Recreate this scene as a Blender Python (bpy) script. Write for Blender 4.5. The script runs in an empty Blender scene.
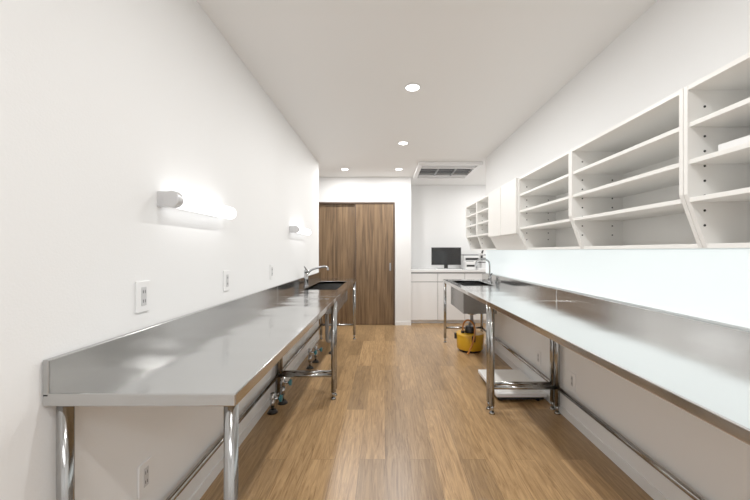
import bpy, bmesh, math, random
from mathutils import Vector, Matrix
random.seed(3)
D=bpy.data; S=bpy.context.scene; COL=S.collection

# ---------------------------------------------------------------- materials
def mat(name, col, rough=0.5, metal=0.0, emis=None, estr=0.0, coat=0.0, bump=0.0, bscale=80, spec=0.5):
    m=D.materials.new(name); m.use_nodes=True
    n=m.node_tree.nodes; l=m.node_tree.links; b=n['Principled BSDF']
    b.inputs['Base Color'].default_value=(*col,1)
    b.inputs['Roughness'].default_value=rough
    b.inputs['Metallic'].default_value=metal
    b.inputs['Specular IOR Level'].default_value=spec
    b.inputs['Coat Weight'].default_value=coat
    if emis:
        b.inputs['Emission Color'].default_value=(*emis,1); b.inputs['Emission Strength'].default_value=estr
    if bump>0:
        tc=n.new('ShaderNodeTexCoord'); no=n.new('ShaderNodeTexNoise'); no.inputs['Scale'].default_value=bscale
        no.inputs['Detail'].default_value=3
        bp=n.new('ShaderNodeBump'); bp.inputs['Strength'].default_value=bump; bp.inputs['Distance'].default_value=0.002
        l.new(tc.outputs['Object'],no.inputs['Vector']); l.new(no.outputs['Fac'],bp.inputs['Height']); l.new(bp.outputs['Normal'],b.inputs['Normal'])
    return m

def steel(name, base=0.62, r0=0.16, r1=0.3, sc=(3,120,3), wave=0.0):
    m=mat(name,(base,base,base*0.99),0.25,1.0)
    n=m.node_tree.nodes; l=m.node_tree.links; b=n['Principled BSDF']
    tc=n.new('ShaderNodeTexCoord'); mp=n.new('ShaderNodeMapping')
    mp.inputs['Scale'].default_value=sc
    no=n.new('ShaderNodeTexNoise'); no.inputs['Scale'].default_value=1.5; no.inputs['Detail'].default_value=4
    mr=n.new('ShaderNodeMapRange'); mr.inputs['To Min'].default_value=r0; mr.inputs['To Max'].default_value=r1
    l.new(tc.outputs['Object'],mp.inputs['Vector']); l.new(mp.outputs['Vector'],no.inputs['Vector'])
    l.new(no.outputs['Fac'],mr.inputs['Value']); l.new(mr.outputs['Result'],b.inputs['Roughness'])
    if wave>0:
        m2=n.new('ShaderNodeMapping'); m2.inputs['Rotation'].default_value=(0,0,0.4); m2.inputs['Scale'].default_value=(0.6,2.4,0.2)
        n2=n.new('ShaderNodeTexNoise'); n2.inputs['Scale'].default_value=1.7; n2.inputs['Detail'].default_value=0.6
        bp=n.new('ShaderNodeBump'); bp.inputs['Strength'].default_value=1.0; bp.inputs['Distance'].default_value=wave
        l.new(tc.outputs['Object'],m2.inputs['Vector']); l.new(m2.outputs['Vector'],n2.inputs['Vector']); l.new(n2.outputs['Fac'],bp.inputs['Height']); l.new(bp.outputs['Normal'],b.inputs['Normal'])
    return m

def floor_mat():
    m=mat('oak_plank_floor',(0.5,0.3,0.15),0.3)
    n=m.node_tree.nodes; l=m.node_tree.links; b=n['Principled BSDF']
    tc=n.new('ShaderNodeTexCoord'); sp=n.new('ShaderNodeSeparateXYZ'); cb=n.new('ShaderNodeCombineXYZ')
    l.new(tc.outputs['Object'],sp.inputs[0]); l.new(sp.outputs['Y'],cb.inputs['X']); l.new(sp.outputs['X'],cb.inputs['Y'])
    br=n.new('ShaderNodeTexBrick'); br.offset=0.37; br.offset_frequency=2
    br.inputs['Scale'].default_value=1; br.inputs['Brick Width'].default_value=1.0; br.inputs['Row Height'].default_value=0.15
    br.inputs['Mortar Size'].default_value=0.0012; br.inputs['Mortar Smooth'].default_value=0.3
    br.inputs['Color1'].default_value=(0,0,0,1); br.inputs['Color2'].default_value=(1,1,1,1); br.inputs['Mortar'].default_value=(0.5,0.5,0.5,1)
    l.new(cb.outputs[0],br.inputs['Vector'])
    sc=n.new('ShaderNodeVectorMath'); sc.operation='MULTIPLY'; sc.inputs[1].default_value=(2.6,36,1)
    l.new(cb.outputs[0],sc.inputs[0])
    ad=n.new('ShaderNodeVectorMath'); ad.operation='ADD'
    sh=n.new('ShaderNodeVectorMath'); sh.operation='SCALE'; sh.inputs['Scale'].default_value=37
    l.new(br.outputs['Color'],sh.inputs[0]); l.new(sc.outputs[0],ad.inputs[0]); l.new(sh.outputs[0],ad.inputs[1])
    no=n.new('ShaderNodeTexNoise'); no.inputs['Scale'].default_value=1.0; no.inputs['Detail'].default_value=10; no.inputs['Roughness'].default_value=0.68; no.inputs['Distortion'].default_value=2.0
    l.new(ad.outputs[0],no.inputs['Vector'])
    cr=n.new('ShaderNodeValToRGB'); cr.color_ramp.elements[0].position=0.32; cr.color_ramp.elements[1].position=0.63
    cr.color_ramp.elements[0].color=(0.20,0.105,0.040,1); cr.color_ramp.elements[1].color=(0.485,0.295,0.135,1)
    l.new(no.outputs['Fac'],cr.inputs[0])
    hs=n.new('ShaderNodeHueSaturation')
    mr=n.new('ShaderNodeMapRange'); mr.inputs['To Min'].default_value=0.74; mr.inputs['To Max'].default_value=1.22
    l.new(br.outputs['Color'],mr.inputs['Value']); l.new(mr.outputs[0],hs.inputs['Value']); l.new(cr.outputs[0],hs.inputs['Color'])
    mx=n.new('ShaderNodeMixRGB'); mx.inputs['Color2'].default_value=(0.10,0.055,0.025,1)
    mf=n.new('ShaderNodeMath'); mf.operation='MULTIPLY'; mf.inputs[1].default_value=0.7
    l.new(br.outputs['Fac'],mf.inputs[0]); l.new(mf.outputs[0],mx.inputs['Fac']); l.new(hs.outputs[0],mx.inputs['Color1'])
    l.new(mx.outputs[0],b.inputs['Base Color'])
    bp=n.new('ShaderNodeBump'); bp.inputs['Strength'].default_value=0.12; bp.inputs['Distance'].default_value=0.002
    l.new(no.outputs['Fac'],bp.inputs['Height']); l.new(bp.outputs[0],b.inputs['Normal'])
    return m

def door_mat():
    m=mat('walnut_door',(0.15,0.09,0.05),0.45)
    n=m.node_tree.nodes; l=m.node_tree.links; b=n['Principled BSDF']
    tc=n.new('ShaderNodeTexCoord'); mp=n.new('ShaderNodeMapping'); mp.inputs['Scale'].default_value=(22,22,1.0)
    no=n.new('ShaderNodeTexNoise'); no.inputs['Scale'].default_value=1.2; no.inputs['Detail'].default_value=7; no.inputs['Roughness'].default_value=0.6; no.inputs['Distortion'].default_value=0.5
    cr=n.new('ShaderNodeValToRGB'); cr.color_ramp.elements[0].position=0.34; cr.color_ramp.elements[1].position=0.68
    cr.color_ramp.elements[0].color=(0.07,0.036,0.014,1); cr.color_ramp.elements[1].color=(0.235,0.138,0.064,1)
    l.new(tc.outputs['Object'],mp.inputs[0]); l.new(mp.outputs[0],no.inputs[0]); l.new(no.outputs['Fac'],cr.inputs[0]); l.new(cr.outputs[0],b.inputs['Base Color'])
    return m

M_wall=mat('white_wallpaper',(0.85,0.852,0.85),0.7,bump=0.25,bscale=160,spec=0.3)
M_ceil=mat('ceiling_paint',(0.86,0.855,0.845),0.8,spec=0.2)
M_floor=floor_mat(); M_door=door_mat()
M_frame=mat('dark_door_frame',(0.08,0.045,0.025),0.45)
M_trim=mat('white_trim',(0.84,0.84,0.83),0.45)
M_top=steel('brushed_steel_top',0.48,0.10,0.19,(3,140,3),0.012)
M_spl=steel('brushed_steel_splash',0.44,0.12,0.22,(3,140,3))
M_topr=steel('polished_steel_top',0.74,0.12,0.2,(3,140,3),0.004)
M_splr=steel('polished_steel_splash',0.55,0.1,0.2,(3,140,3))
M_steel=steel('steel_frame',0.36,0.10,0.18,(3,3,100))
M_basin=steel('steel_basin',0.28,0.2,0.3,(3,3,100))
M_chrome=mat('chrome',(0.48,0.48,0.49),0.06,1.0)
M_lam=mat('white_laminate',(0.89,0.88,0.85),0.35)
M_cab=mat('white_cabinet_gloss',(0.86,0.86,0.86),0.25)
M_black=mat('black_plastic',(0.010,0.010,0.011),0.35)
M_screen=mat('screen_glass',(0.004,0.004,0.005),0.12)
M_grey=mat('grey_pvc',(0.26,0.27,0.28),0.45)
M_dark=mat('dark_slot',(0.01,0.01,0.011),0.6)
M_plast=mat('white_plastic',(0.85,0.85,0.85),0.35)
M_cap=mat('satin_lamp_cap',(0.62,0.62,0.63),0.3,0.4)
M_insert=mat('socket_insert_plastic',(0.55,0.55,0.56),0.35)
M_teal=mat('teal_handle',(0.02,0.19,0.24),0.4)
M_yellow=mat('yellow_plastic',(0.66,0.34,0.01),0.4)
M_orange=mat('amber_hose',(0.45,0.16,0.03),0.35)
M_panel=mat('emissive_acrylic',(0.78,0.82,0.82),0.2,emis=(0.87,0.98,1.0),estr=0.50)  # mild even emission set in the material itself
M_tube=mat('lamp_diffuser',(0.9,0.9,0.9),0.4,emis=(1.0,1.0,1.0),estr=2.1)
M_disc=mat('downlight_lens',(0.9,0.9,0.9),0.4,emis=(1.0,0.98,0.94),estr=10)

# ---------------------------------------------------------------- helpers
def root(name, loc):
    e=D.objects.new(name,None); e.location=loc; e.empty_display_size=0.1; COL.objects.link(e); return e
def link(o, parent):
    COL.objects.link(o)
    if parent is not None:
        o.parent=parent; o.matrix_parent_inverse=Matrix.Translation(-parent.location)
    return o
def finish(bm,name,m,parent,bev=0.0,smooth=False):
    bmesh.ops.recalc_face_normals(bm,faces=bm.faces[:])
    me=D.meshes.new(name); bm.to_mesh(me); bm.free(); me.materials.append(m)
    if smooth:
        for p in me.polygons: p.use_smooth=True
    o=D.objects.new(name,me); link(o,parent)
    if bev>0:
        b=o.modifiers.new('bevel','BEVEL'); b.width=bev; b.segments=2; b.limit_method='ANGLE'
    return o
def addbox(bm,b):
    x0,x1,y0,y1,z0,z1=b
    v=[bm.verts.new(c) for c in ((x0,y0,z0),(x1,y0,z0),(x1,y1,z0),(x0,y1,z0),(x0,y0,z1),(x1,y0,z1),(x1,y1,z1),(x0,y1,z1))]
    for f in ((3,2,1,0),(4,5,6,7),(0,1,5,4),(1,2,6,5),(2,3,7,6),(3,0,4,7)): bm.faces.new([v[i] for i in f])
def boxes(name,bs,m,parent=None,bev=0.0):
    bm=bmesh.new()
    for b in bs: addbox(bm,b)
    return finish(bm,name,m,parent,bev)
def box(name,x0,x1,y0,y1,z0,z1,m,parent=None,bev=0.0): return boxes(name,[(x0,x1,y0,y1,z0,z1)],m,parent,bev)
def addcyl(bm,p0,p1,r,seg=24,r2=None):
    p0=Vector(p0);p1=Vector(p1);d=p1-p0
    q=Vector((0,0,1)).rotation_difference(d.normalized()).to_matrix().to_4x4()
    mtx=Matrix.Translation((p0+p1)/2)@q
    bmesh.ops.create_cone(bm,cap_ends=True,segments=seg,radius1=r,radius2=r if r2 is None else r2,depth=d.length,matrix=mtx)
def cyls(name,cs,m,parent=None,seg=24,bev=0.0):
    bm=bmesh.new()
    for c in cs: addcyl(bm,c[0],c[1],c[2],seg,c[3] if len(c)>3 else None)
    o=finish(bm,name,m,parent,bev)
    for p in o.data.polygons:
        if len(p.vertices)==4: p.use_smooth=True
    return o
def tube(name,pts,r,m,parent=None):
    cu=D.curves.new(name,'CURVE'); cu.dimensions='3D'; cu.bevel_depth=r; cu.bevel_resolution=5; cu.use_fill_caps=True
    s=cu.splines.new('NURBS'); s.points.add(len(pts)-1)
    for i,p in enumerate(pts): s.points[i].co=(*p,1)
    s.order_u=3; s.use_endpoint_u=True; s.resolution_u=10
    cu.materials.append(m)
    o=D.objects.new(name,cu); link(o,parent); return o
def prism(name,prof,y0,y1,m,parent,bev=0.0):   # profile in XZ, extruded in Y
    bm=bmesh.new()
    a=[bm.verts.new((x,y0,z)) for x,z in prof]; b=[bm.verts.new((x,y1,z)) for x,z in prof]
    bm.faces.new(a); bm.faces.new(b[::-1])
    for i in range(len(prof)):
        j=(i+1)%len(prof); bm.faces.new((a[i],b[i],b[j],a[j]))
    return finish(bm,name,m,parent,bev)

# ---------------------------------------------------------------- room shell
H=2.5; XL=-0.94; XR=1.36; YB=5.62; YN=6.32; YS=-2.6
box('floor',-2.3,2.4,YS-0.1,YN+0.1,-0.06,0,M_floor)
box('ceiling',-2.3,2.4,YS-0.1,YN+0.1,H,H+0.06,M_ceil)
boxes('wall_left',[(XL-0.1,XL,YS,4.73,0,H),(-2.2,XL-0.1,4.63,4.73,0,H)],M_wall)
box('wall_corridor',-2.3,-2.2,4.63,YB+0.1,0,H,M_wall)
boxes('wall_right',[(XR,XR+0.1,YS,4.5,0,H),(XR+0.1,2.3,4.4,4.5,0,H)],M_wall)
box('wall_nook',2.3,2.4,4.4,YN+0.1,0,H,M_wall)
boxes('wall_back',[(-2.2,-1.17,YB,YB+0.12,0,H),(-1.17,0.17,YB,YB+0.12,2.09,H),(0.17,0.44,YB,YN,0,H),(0.17,2.3,YN,YN+0.1,0,H),(-2.2,0.17,YB+0.12,YB+0.2,0,H)],M_wall)
box('wall_front',XL-0.1,XR+0.1,YS-0.1,YS,0,H,M_wall)
bb=0.06
boxes('baseboard_left',[(XL,XL+0.008,YS,4.738,0,bb),(-2.2,XL,4.73,4.738,0,bb)],M_trim)
box('baseboard_right',XR-0.008,XR,YS,4.5,0,bb,M_trim)
box('baseboard_back',0.175,0.44,YB-0.008,YB,0,bb,M_trim)

# sliding door
d=root('door_1',(-0.5,YB,0))
boxes('frame',[(-1.17,-1.13,YB-0.01,YB+0.11,0,2.05),(0.14,0.165,YB-0.01,YB+0.11,0,2.05),(-1.17,0.165,YB-0.01,YB+0.11,2.05,2.075)],M_frame,d,0.002)
box('leaf_left',-1.128,-0.44,YB+0.055,YB+0.09,0.005,2.048,M_door,d,0.002)
box('leaf_right',-0.50,0.138,YB+0.01,YB+0.045,0.005,2.048,M_door,d,0.002)
boxes('leaf_edge',[(-0.505,-0.488,YB+0.006,YB+0.01,0.005,2.048)],M_frame,d)
boxes('pull_handle',[(0.075,0.1,YB-0.02,YB-0.01,0.92,1.05),(0.08,0.095,YB-0.012,YB+0.01,0.93,0.95),(0.08,0.095,YB-0.012,YB+0.01,1.02,1.04)],M_grey,d,0.002)
boxes('wall_back_infill',[(-1.17,0.17,YB,YB+0.12,2.076,2.0905)],M_wall,d)

# ---------------------------------------------------------------- work tables
def table(name, side, y0, y1, basin=None, topz=0.86, lip=0.035, M_t=None, M_s=None):
    if side<0: xb=XL+0.004; xf=-0.408; s=1
    else: xb=XR-0.004; xf=0.795; s=-1
    R=root(name,((xb+xf)/2,(y0+y1)/2,0))
    def bx(xa,xc,ya,yc,za,zc): return (min(xa,xc),max(xa,xc),ya,yc,za,zc)
    zl=topz-lip
    if basin:
        by0,by1,bxb,bxf,bz=basin
        tops=[bx(xb,xf,y0,by0,zl,topz),bx(xb,xf,by1,y1,zl,topz),bx(xb,bxb,by0,by1,zl,topz),bx(bxf,xf,by0,by1,zl,topz)]
        boxes('worktop',tops,M_t,R,0.003)
        t=0.006
        boxes('sink_basin',[bx(bxb,bxf,by0,by1,bz,bz+t),bx(bxb-s*t,bxb,by0-t,by1+t,bz,topz-0.004),bx(bxf,bxf+s*t,by0-t,by1+t,bz,topz-0.004),
             bx(bxb,bxf,by0-t,by0,bz,topz-0.004),bx(bxb,bxf,by1,by1+t,bz,topz-0.004)],M_basin,R)
        cx=(bxb+bxf)/2; cy=(by0+by1)/2
        cyls('sink_drain',[((cx,cy,bz+t),(cx,cy,bz+t+0.006),0.055),((cx,cy,bz-0.07),(cx,cy,bz),0.05)],M_chrome,R)
    else:
        box('worktop',*bx(xb,xf,y0,y1,zl,topz),M_t,R,0.003)
    boxes('backsplash',[bx(xb,xb+s*0.018,y0,y1,topz-0.01,topz+0.092)],M_s,R,0.003)
    legs=[];feet=[]
    lx=(xb+s*0.03, xf-s*0.028); ly=(y0+0.035,y1-0.035)
    for x in lx:
        for y in ly:
            legs.append(((x,y,0.06),(x,y,zl+0.002),0.0195))
            feet.append(((x,y,0.012),(x,y,0.065),0.013)); feet.append(((x,y,0),(x,y,0.014),0.024,0.016))
    cyls('legs',legs,M_steel,R)
    cyls('adjustable_feet',feet,M_steel,R)
    rails=[((lx[0],ly[0],0.2),(lx[0],ly[1],0.2),0.0155)]
    for y in ly: rails.append(((lx[0],y,0.2),(lx[1],y,0.2),0.0155))
    cyls('rails',rails,M_steel,R)
    return R
table('stainless_worktable',-1,0.91,2.85,M_t=M_top,M_s=M_spl)
table('stainless_sink_table',-1,2.854,4.77,basin=(3.35,4.3,-0.83,-0.49,0.62),M_t=M_top,M_s=M_spl)
table('stainless_worktable',1,0.38,2.60,M_t=M_topr,M_s=M_splr)
table('stainless_sink_table',1,2.604,4.6,basin=(3.72,4.42,1.24,0.88,0.55),M_t=M_topr,M_s=M_splr)
def drain(name,x,y,z,mt):
    R=root(name,(x,y,0))
    tube('trap_pipe',[(x,y,z),(x,y,0.3),(x,y+0.0,0.22),(x+0.02,y+0.12,0.18),(x+0.02,y+0.16,0.3),(x+0.02,y+0.24,0.3),(x+0.02,y+0.26,0.2),(x+0.02,y+0.26,0.01)],0.021,mt,R)
    cyls('floor_flange',[((x+0.02,y+0.26,0),(x+0.02,y+0.26,0.02),0.05,0.035)],M_black,R)
    return R
drain('drain_pipe',-0.665,3.825,0.55,M_grey)

def valve(x,y,h=0.34):
    R=root('water_valve',(x,y,0))
    cyls('pipe',[((x,y,0),(x,y,h),0.011),((x,y,h*0.45),(x,y,h*0.45+0.06),0.019)],M_chrome,R)
    cyls('flange',[((x,y,0),(x,y,0.022),0.042,0.026)],M_black,R)
    cyls('valve_body',[((x,y,h-0.02),(x,y,h+0.05),0.018),((x-0.02,y,h+0.01),(x+0.055,y,h+0.01),0.012)],M_chrome,R)
    cyls('handle',[((x+0.055,y,h+0.01),(x+0.072,y,h+0.01),0.026)],M_teal,R,seg=8)
valve(-0.87,2.58,0.10); valve(-0.84,2.74,0.16); valve(-0.80,3.55,0.16); valve(-0.78,3.75,0.13)

def faucet(x,y,s,z=0.8605,k=1.0):
    R=root('faucet',(x,y,z))
    cyls('body',[((x,y,z),(x,y,z+0.012),0.03),((x,y,z+0.01),(x,y,z+0.16*k),0.022),((x,y,z+0.155*k),(x,y,z+0.185*k),0.026,0.02)],M_chrome,R)
    tube('spout',[(x,y,z+0.12),(x+s*0.03,y,z+0.17*k),(x+s*0.1,y,z+0.2*k),(x+s*0.2,y,z+0.22*k),(x+s*0.235,y,z+0.215*k),(x+s*0.24,y,z+0.18*k)],0.012,M_chrome,R)
    cyls('lever',[((x,y,z+0.185*k),(x-s*0.0,y-0.09,z+0.225*k),0.008,0.006)],M_chrome,R)
faucet(-0.865,3.66,1)
def goose(x,y,z=0.8605):
    R=root('gooseneck_faucet',(x,y,z))
    cyls('body',[((x,y,z),(x,y,z+0.012),0.03),((x,y,z+0.01),(x,y,z+0.1),0.02)],M_chrome,R)
    tube('spout',[(x,y,z+0.08),(x,y,z+0.2),(x-0.01,y,z+0.27),(x-0.09,y,z+0.3),(x-0.17,y,z+0.27),(x-0.18,y,z+0.2)],0.011,M_chrome,R)
    cyls('lever',[((x,y,z+0.08),(x,y-0.08,z+0.12),0.007)],M_black,R)
goose(1.29,4.1)

# ---------------------------------------------------------------- wall lamps
def lamp(y0,y1,z=1.465):
    R=root('wall_lamp',(XL,(y0+y1)/2,z))
    x=XL+0.058; r=0.034
    box('back_plate',XL,XL+0.024,y0+0.04,y1-0.05,z-0.022,z+0.022,M_plast,R,0.004)
    bm=bmesh.new(); addcyl(bm,(x,y0+0.038,z),(x,y1-0.03,z),r,32)
    bmesh.ops.create_uvsphere(bm,u_segments=32,v_segments=12,radius=r,matrix=Matrix.Translation((x,y1-0.034,z)))
    finish(bm,'diffuser_tube',M_tube,R,smooth=True)
    cyls('end_cap',[((x,y0,z),(x,y0+0.038,z),r+0.001)],M_cap,R,32,0.005)
    box('cap_bracket',XL,x,y0+0.002,y0+0.035,z-r+0.002,z+r-0.002,M_cap,R,0.003)
lamp(1.37,1.93); lamp(3.27,3.85)

def outlet(x,y,z,s,name='wall_outlet'):
    R=root(name,(x,y,z)); a=s*0.008
    box('plate',min(x,x+a),max(x,x+a),y-0.036,y+0.036,z-0.06,z+0.06,M_plast,R,0.003)
    b=x+a; c=s*0.002
    box('socket_insert',min(b,b+c),max(b,b+c),y-0.013,y+0.013,z-0.036,z+0.036,M_insert,R,0.001)
    d0=b+c; e=s*0.0006; sl=[]
    for dz in (-0.018,0.018):
        for dy in (-0.005,0.005):
            sl.append((min(d0,d0+e),max(d0,d0+e),y+dy-0.0013,y+dy+0.0013,z+dz-0.006,z+dz+0.006))
    boxes('slots',sl,M_dark,R)
outlet(XL,1.288,1.075,1); outlet(XL,1.97,1.075,1); outlet(XL,2.75,1.08,1); outlet(XL,1.30,0.37,1)
outlet(XR,2.41,0.31,-1); outlet(XR,2.94,0.31,-1)

# ---------------------------------------------------------------- right wall shelving
XF=1.06; ZT=1.83; ZB=1.26; T=0.016
prof=[(XR-0.001,ZB),(XR-0.001,ZT),(XF,ZT),(XF,1.45),(XF+0.07,ZB)]
def shelf_unit(y0,y1,levels=(1.70,1.57,1.437),name='wall_shelf_unit'):
    R=root(name,(1.2,(y0+y1)/2,1.5))
    prism('side_near',prof,y0,y0+T,M_lam,R,0.001); prism('side_far',prof,y1-T,y1,M_lam,R,0.001)
    box('back_panel',XR-0.011,XR-0.001,y0+T,y1-T,ZB,ZT,M_lam,R)
    box('top_board',XF+0.002,XR-0.011,y0+T,y1-T,ZT-T,ZT,M_lam,R,0.001)
    box('bottom_board',XF+0.068,XR-0.011,y0+T,y1-T,ZB,ZB+T,M_lam,R,0.001)
    bs=[(XF+0.006,XR-0.011,y0+T,y1-T,z-T,z) for z in levels]
    boxes('shelf_boards',bs,M_lam,R,0.001)
    pts=[]
    for k in range(9):
        z=1.34+k*0.052
        if any(abs(z-(l-T/2))<0.014 for l in levels): continue
        for x in (XF+0.06,XR-0.07):
            pts.append(((x,y1-T-0.0012,z),(x,y1-T,z),0.0045)); pts.append(((x,y0+T,z),(x,y0+T+0.0012,z),0.0045))
    cyls('peg_holes',pts,M_dark,R,10)
    return R
shelf_unit(0.46,1.184,(1.70,1.57,1.437))
shelf_unit(1.186,1.908)
shelf_unit(1.910,2.65)
R=root('wall_cabinet',(1.2,3.0,1.5)); y0,y1=2.652,3.36
prism('carcass',[(XR-0.001,ZB),(XR-0.001,ZT),(XF,ZT),(XF,1.385),(XF+0.07,ZB)],y0,y1,M_lam,R,0.001)
for i,(a,b) in enumerate(((y0+0.002,3.002),(3.012,y1-0.002))):
    box('door_leaf_%d'%(i+1),XF-0.02,XF-0.001,a,b,1.39,ZT,M_lam,R,0.002)
box('door_gap',XF-0.004,XF-0.0005,3.0025,3.0115,1.39,ZT-0.001,M_dark,R)
shelf_unit(3.362,3.86); shelf_unit(3.862,4.38)

R=root('paper_tray',(1.2,0.95,1.6))
boxes('tray',[(1.10,1.31,0.80,1.10,1.5702,1.575),(1.10,1.105,0.80,1.10,1.575,1.60),(1.305,1.31,0.80,1.10,1.575,1.60),(1.105,1.305,0.80,0.805,1.575,1.60)],M_plast,R)
box('paper_stack',1.115,1.295,0.82,1.09,1.5752,1.593,M_wall,R)

box('emissive_wall_panel',XR-0.014,XR-0.001,0.38,4.45,0.965,1.256,M_panel)  # bright wall strip below the shelves, made self-emissive

# ---------------------------------------------------------------- ceiling fixtures
def downlight(x,y,p=12):
    R=root('recessed_downlight',(x,y,H))
    bm=bmesh.new()
    pr=[(0.0495,-0.001),(0.0625,-0.001),(0.0625,-0.005),(0.050,-0.008)]
    n=36; rings=[]
    for i in range(n):
        a=2*math.pi*i/n; rings.append([bm.verts.new((x+r*math.cos(a),y+r*math.sin(a),H+z)) for r,z in pr])
    for i in range(n):
        A=rings[i];B=rings[(i+1)%n]
        for k in range(4): bm.faces.new((A[k],B[k],B[(k+1)%4],A[(k+1)%4]))
    finish(bm,'trim_ring',M_plast,R,smooth=False)
    cyls('lens',[((x,y,H-0.004),(x,y,H-0.0005),0.049)],M_disc,R,36)
    L=D.lights.new('downlight_lamp','AREA'); L.shape='DISK'; L.size=0.09; L.energy=p; L.color=(1,0.985,0.955)
    o=D.objects.new('downlight_lamp',L); o.location=(x,y,H-0.012); link(o,R)
for x,y in ((0.21,2.54),(0.21,3.85),(-0.61,5.08),(0.21,5.08),(1.9,5.5)): downlight(x,y)  # last entry is an added, hidden light that brightens the nook
downlight(0.21,1.2,9); downlight(0.21,-0.2,9)
R=root('added_fill_panel',(0.2,-1.4,H))  # added unseen fill behind the camera, evens out the room lighting
box('fill_housing',-0.45,0.85,-1.75,-1.05,H-0.03,H,M_plast,R,0.003)
L=D.lights.new('fill_lamp','AREA'); L.shape='RECTANGLE'; L.size=1.2; L.size_y=0.6; L.energy=28; L.color=(0.97,0.99,1)
o=D.objects.new('fill_lamp',L); o.location=(0.2,-1.4,H-0.035); link(o,R)

# AC cassette
R=root('ceiling_air_conditioner',(0.92,5.1,H))
x0,x1,y0,y1=0.47,1.37,4.66,5.56; z=H-0.001; zp=z-0.045
boxes('panel_frame',[(x0,x1,y0,y0+0.04,zp,z),(x0,x1,y1-0.04,y1,zp,z),(x0,x0+0.06,y0+0.04,y1-0.04,zp,z),(x1-0.06,x1,y0+0.04,y1-0.04,zp,z),
   (x0+0.06,x1-0.06,y0+0.17,y0+0.21,zp,z),(x0+0.06,x1-0.06,y1-0.21,y1-0.17,zp,z)],M_plast,R,0.004)
box('dark_interior',x0+0.06,x1-0.06,y0+0.04,y1-0.04,z-0.006,z-0.001,M_dark,R)
boxes('louvre_flaps',[(x0+0.08,x1-0.08,y0+0.1,y0+0.11,zp,zp+0.02),(x0+0.08,x1-0.08,y1-0.11,y1-0.10,zp,zp+0.02)],M_plast,R,0.002)
g=[(x0+0.06,x1-0.06,y0+0.27+k*0.12,y0+0.27+k*0.12+0.008,zp+0.008,zp+0.016) for k in range(4)]
g+=[(xx,xx+0.02,y0+0.21,y1-0.21,zp+0.002,zp+0.02) for xx in (x0+0.31,x0+0.57)]
boxes('intake_grille',g,M_grey,R)

# ---------------------------------------------------------------- nook cabinet
R=root('base_cabinet',(1.3,6.0,0)); cx0,cx1=0.443,2.297; fy=5.74
box('carcass',cx0,cx1,fy,YN-0.002,0.06,0.885,M_cab,R)
box('toe_kick',cx0,cx1,fy+0.05,YN-0.002,0,0.06,M_trim,R)
box('countertop',cx0,cx1,fy-0.03,YN-0.002,0.886,0.925,M_cab,R,0.003)
w=(cx1-cx0)/4
for i in range(4):
    a=cx0+i*w+0.004;b=cx0+(i+1)*w-0.004
    box('drawer_front_%d'%(i+1),a,b,fy-0.019,fy-0.001,0.725,0.862,M_cab,R,0.002)
    box('door_front_%d'%(i+1),a,b,fy-0.019,fy-0.001,0.065,0.712,M_cab,R,0.002)
boxes('shadow_gaps',[(cx0,cx1,fy-0.004,fy-0.0005,0.713,0.724),(cx0,cx1,fy-0.004,fy-0.0005,0.863,0.884)]+[(cx0+i*w-0.003,cx0+i*w+0.003,fy-0.006,fy-0.0045,0.065,0.862) for i in (1,2,3)],M_grey,R)
ct=0.9252
R=root('computer_monitor',(1.1,5.95,ct))
box('bezel',0.83,1.36,5.95,5.98,1.0,1.315,M_black,R,0.004)
box('screen',0.842,1.348,5.948,5.9495,1.012,1.303,M_screen,R)
box('stand_neck',1.06,1.13,5.98,6.0,ct+0.012,1.12,M_black,R,0.003)
box('stand_base',0.98,1.21,5.9,6.08,ct,ct+0.012,M_black,R,0.003)
R=root('keyboard',(1.1,5.8,ct))
box('case',0.9,1.32,5.735,5.87,ct,ct+0.015,M_plast,R,0.003)
boxes('keys',[(0.91+i*0.0268,0.91+i*0.0268+0.022,5.745+j*0.024,5.745+j*0.024+0.019,ct+0.015,ct+0.021) for i in range(15) for j in range(5)],M_grey,R)
R=root('label_printer',(1.50,5.95,ct))
box('body',1.40,1.58,5.8,6.0,ct,ct+0.14,M_plast,R,0.015)
box('paper_slot',1.42,1.56,5.797,5.802,ct+0.05,ct+0.085,M_dark,R)
box('control_panel',1.43,1.55,5.82,5.9,ct+0.14,ct+0.146,M_black,R,0.002)
R=root('desktop_printer',(1.62,6.2,ct))
box('body',1.42,1.90,6.04,6.3,ct,ct+0.24,M_plast,R,0.015)
box('output_slot',1.46,1.86,6.036,6.041,ct+0.16,ct+0.2,M_dark,R)
box('scanner_lid',1.43,1.89,6.05,6.29,ct+0.241,ct+0.265,M_grey,R,0.006)
R=root('microscope',(1.75,5.85,ct))
mx=1.70
box('foot',mx-0.075,mx+0.075,5.78,6.0,ct,ct+0.03,M_plast,R,0.008)
box('arm',mx-0.025,mx+0.025,5.93,5.98,ct+0.03,ct+0.3,M_plast,R,0.01)
box('stage',mx-0.065,mx+0.065,5.79,5.94,ct+0.12,ct+0.135,M_black,R,0.002)
cyls('optics',[((mx,5.86,ct+0.16),(mx,5.86,ct+0.27),0.02),((mx,5.86,ct+0.27),(mx,5.78,ct+0.35),0.016)],M_black,R)
box('head',mx-0.03,mx+0.03,5.83,5.97,ct+0.25,ct+0.3,M_plast,R,0.01)

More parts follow.
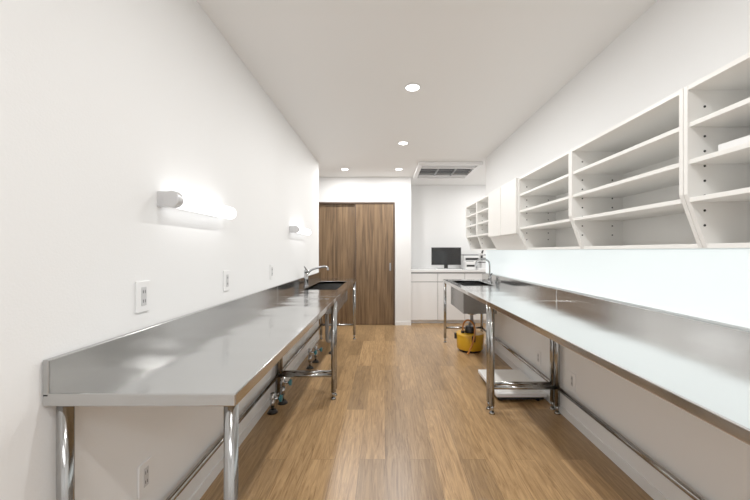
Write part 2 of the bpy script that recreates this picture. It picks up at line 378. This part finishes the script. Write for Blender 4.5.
# ---------------------------------------------------------------- floor items
cx,cy=1.07,4.2
R=root('yellow_waste_trap',(cx,cy,0))
cyls('tub',[((cx,cy,0.03),(cx,cy,0.2),0.16,0.17)],M_yellow,R,40,0.008)
cyls('lid',[((cx,cy,0.2),(cx,cy,0.225),0.176,0.165)],M_yellow,R,40,0.005)
cyls('base_ring',[((cx,cy,0.0),(cx,cy,0.032),0.13,0.15)],M_dark,R,40)
cyls('motor_head',[((cx,cy,0.225),(cx,cy,0.31),0.07,0.055),((cx-0.1,cy-0.04,0.225),(cx-0.1,cy-0.04,0.26),0.022)],M_black,R,32,0.006)
boxes('lid_latches',[(cx-0.02,cx+0.02,cy-0.19,cy-0.165,0.15,0.22),(cx-0.195,cx-0.168,cy-0.02,cy+0.02,0.15,0.22)],M_dark,R,0.003)
tube('drain_hose',[(cx-0.01,cy-0.12,0.48),(cx-0.01,cy-0.12,0.38),(cx+0.04,cy-0.08,0.34),(cx,cy,0.36),(cx,cy,0.31)],0.02,M_grey,R)
tube('suction_hose',[(cx-0.1,cy-0.04,0.26),(cx-0.1,cy-0.04,0.36),(cx-0.04,cy-0.12,0.42),(cx+0.02,cy-0.2,0.34),(cx-0.02,cy-0.24,0.15),(cx-0.08,cy-0.22,0.02)],0.011,M_orange,R)

R=root('floor_scale',(1.13,3.0,0))
box('platform',0.92,1.335,2.74,3.3,0.045,0.08,M_plast,R,0.008)
box('under_frame',0.94,1.315,2.76,3.28,0.02,0.045,M_dark,R)
cyls('feet',[((x,y,0),(x,y,0.022),0.018) for x in (0.97,1.28) for y in (2.8,3.24)],M_black,R)
box('surface_mat',0.945,1.31,2.77,3.27,0.08,0.084,M_lam,R)

# ---------------------------------------------------------------- world, camera, colour
w=D.worlds.new('World'); S.world=w; w.use_nodes=True
w.node_tree.nodes['Background'].inputs[0].default_value=(0.9,0.95,1,1); w.node_tree.nodes['Background'].inputs[1].default_value=0.5
cam=D.cameras.new('camera'); co=D.objects.new('camera',cam); COL.objects.link(co); S.camera=co
co.location=(0,0,1.25); co.rotation_euler=(math.radians(90),0,0)
cam.sensor_width=36; cam.lens=16; cam.shift_x=-10/750; cam.shift_y=1/750; cam.clip_start=0.02
S.view_settings.view_transform='Standard'; S.view_settings.look='None'; S.view_settings.exposure=0.1; S.view_settings.gamma=1.22
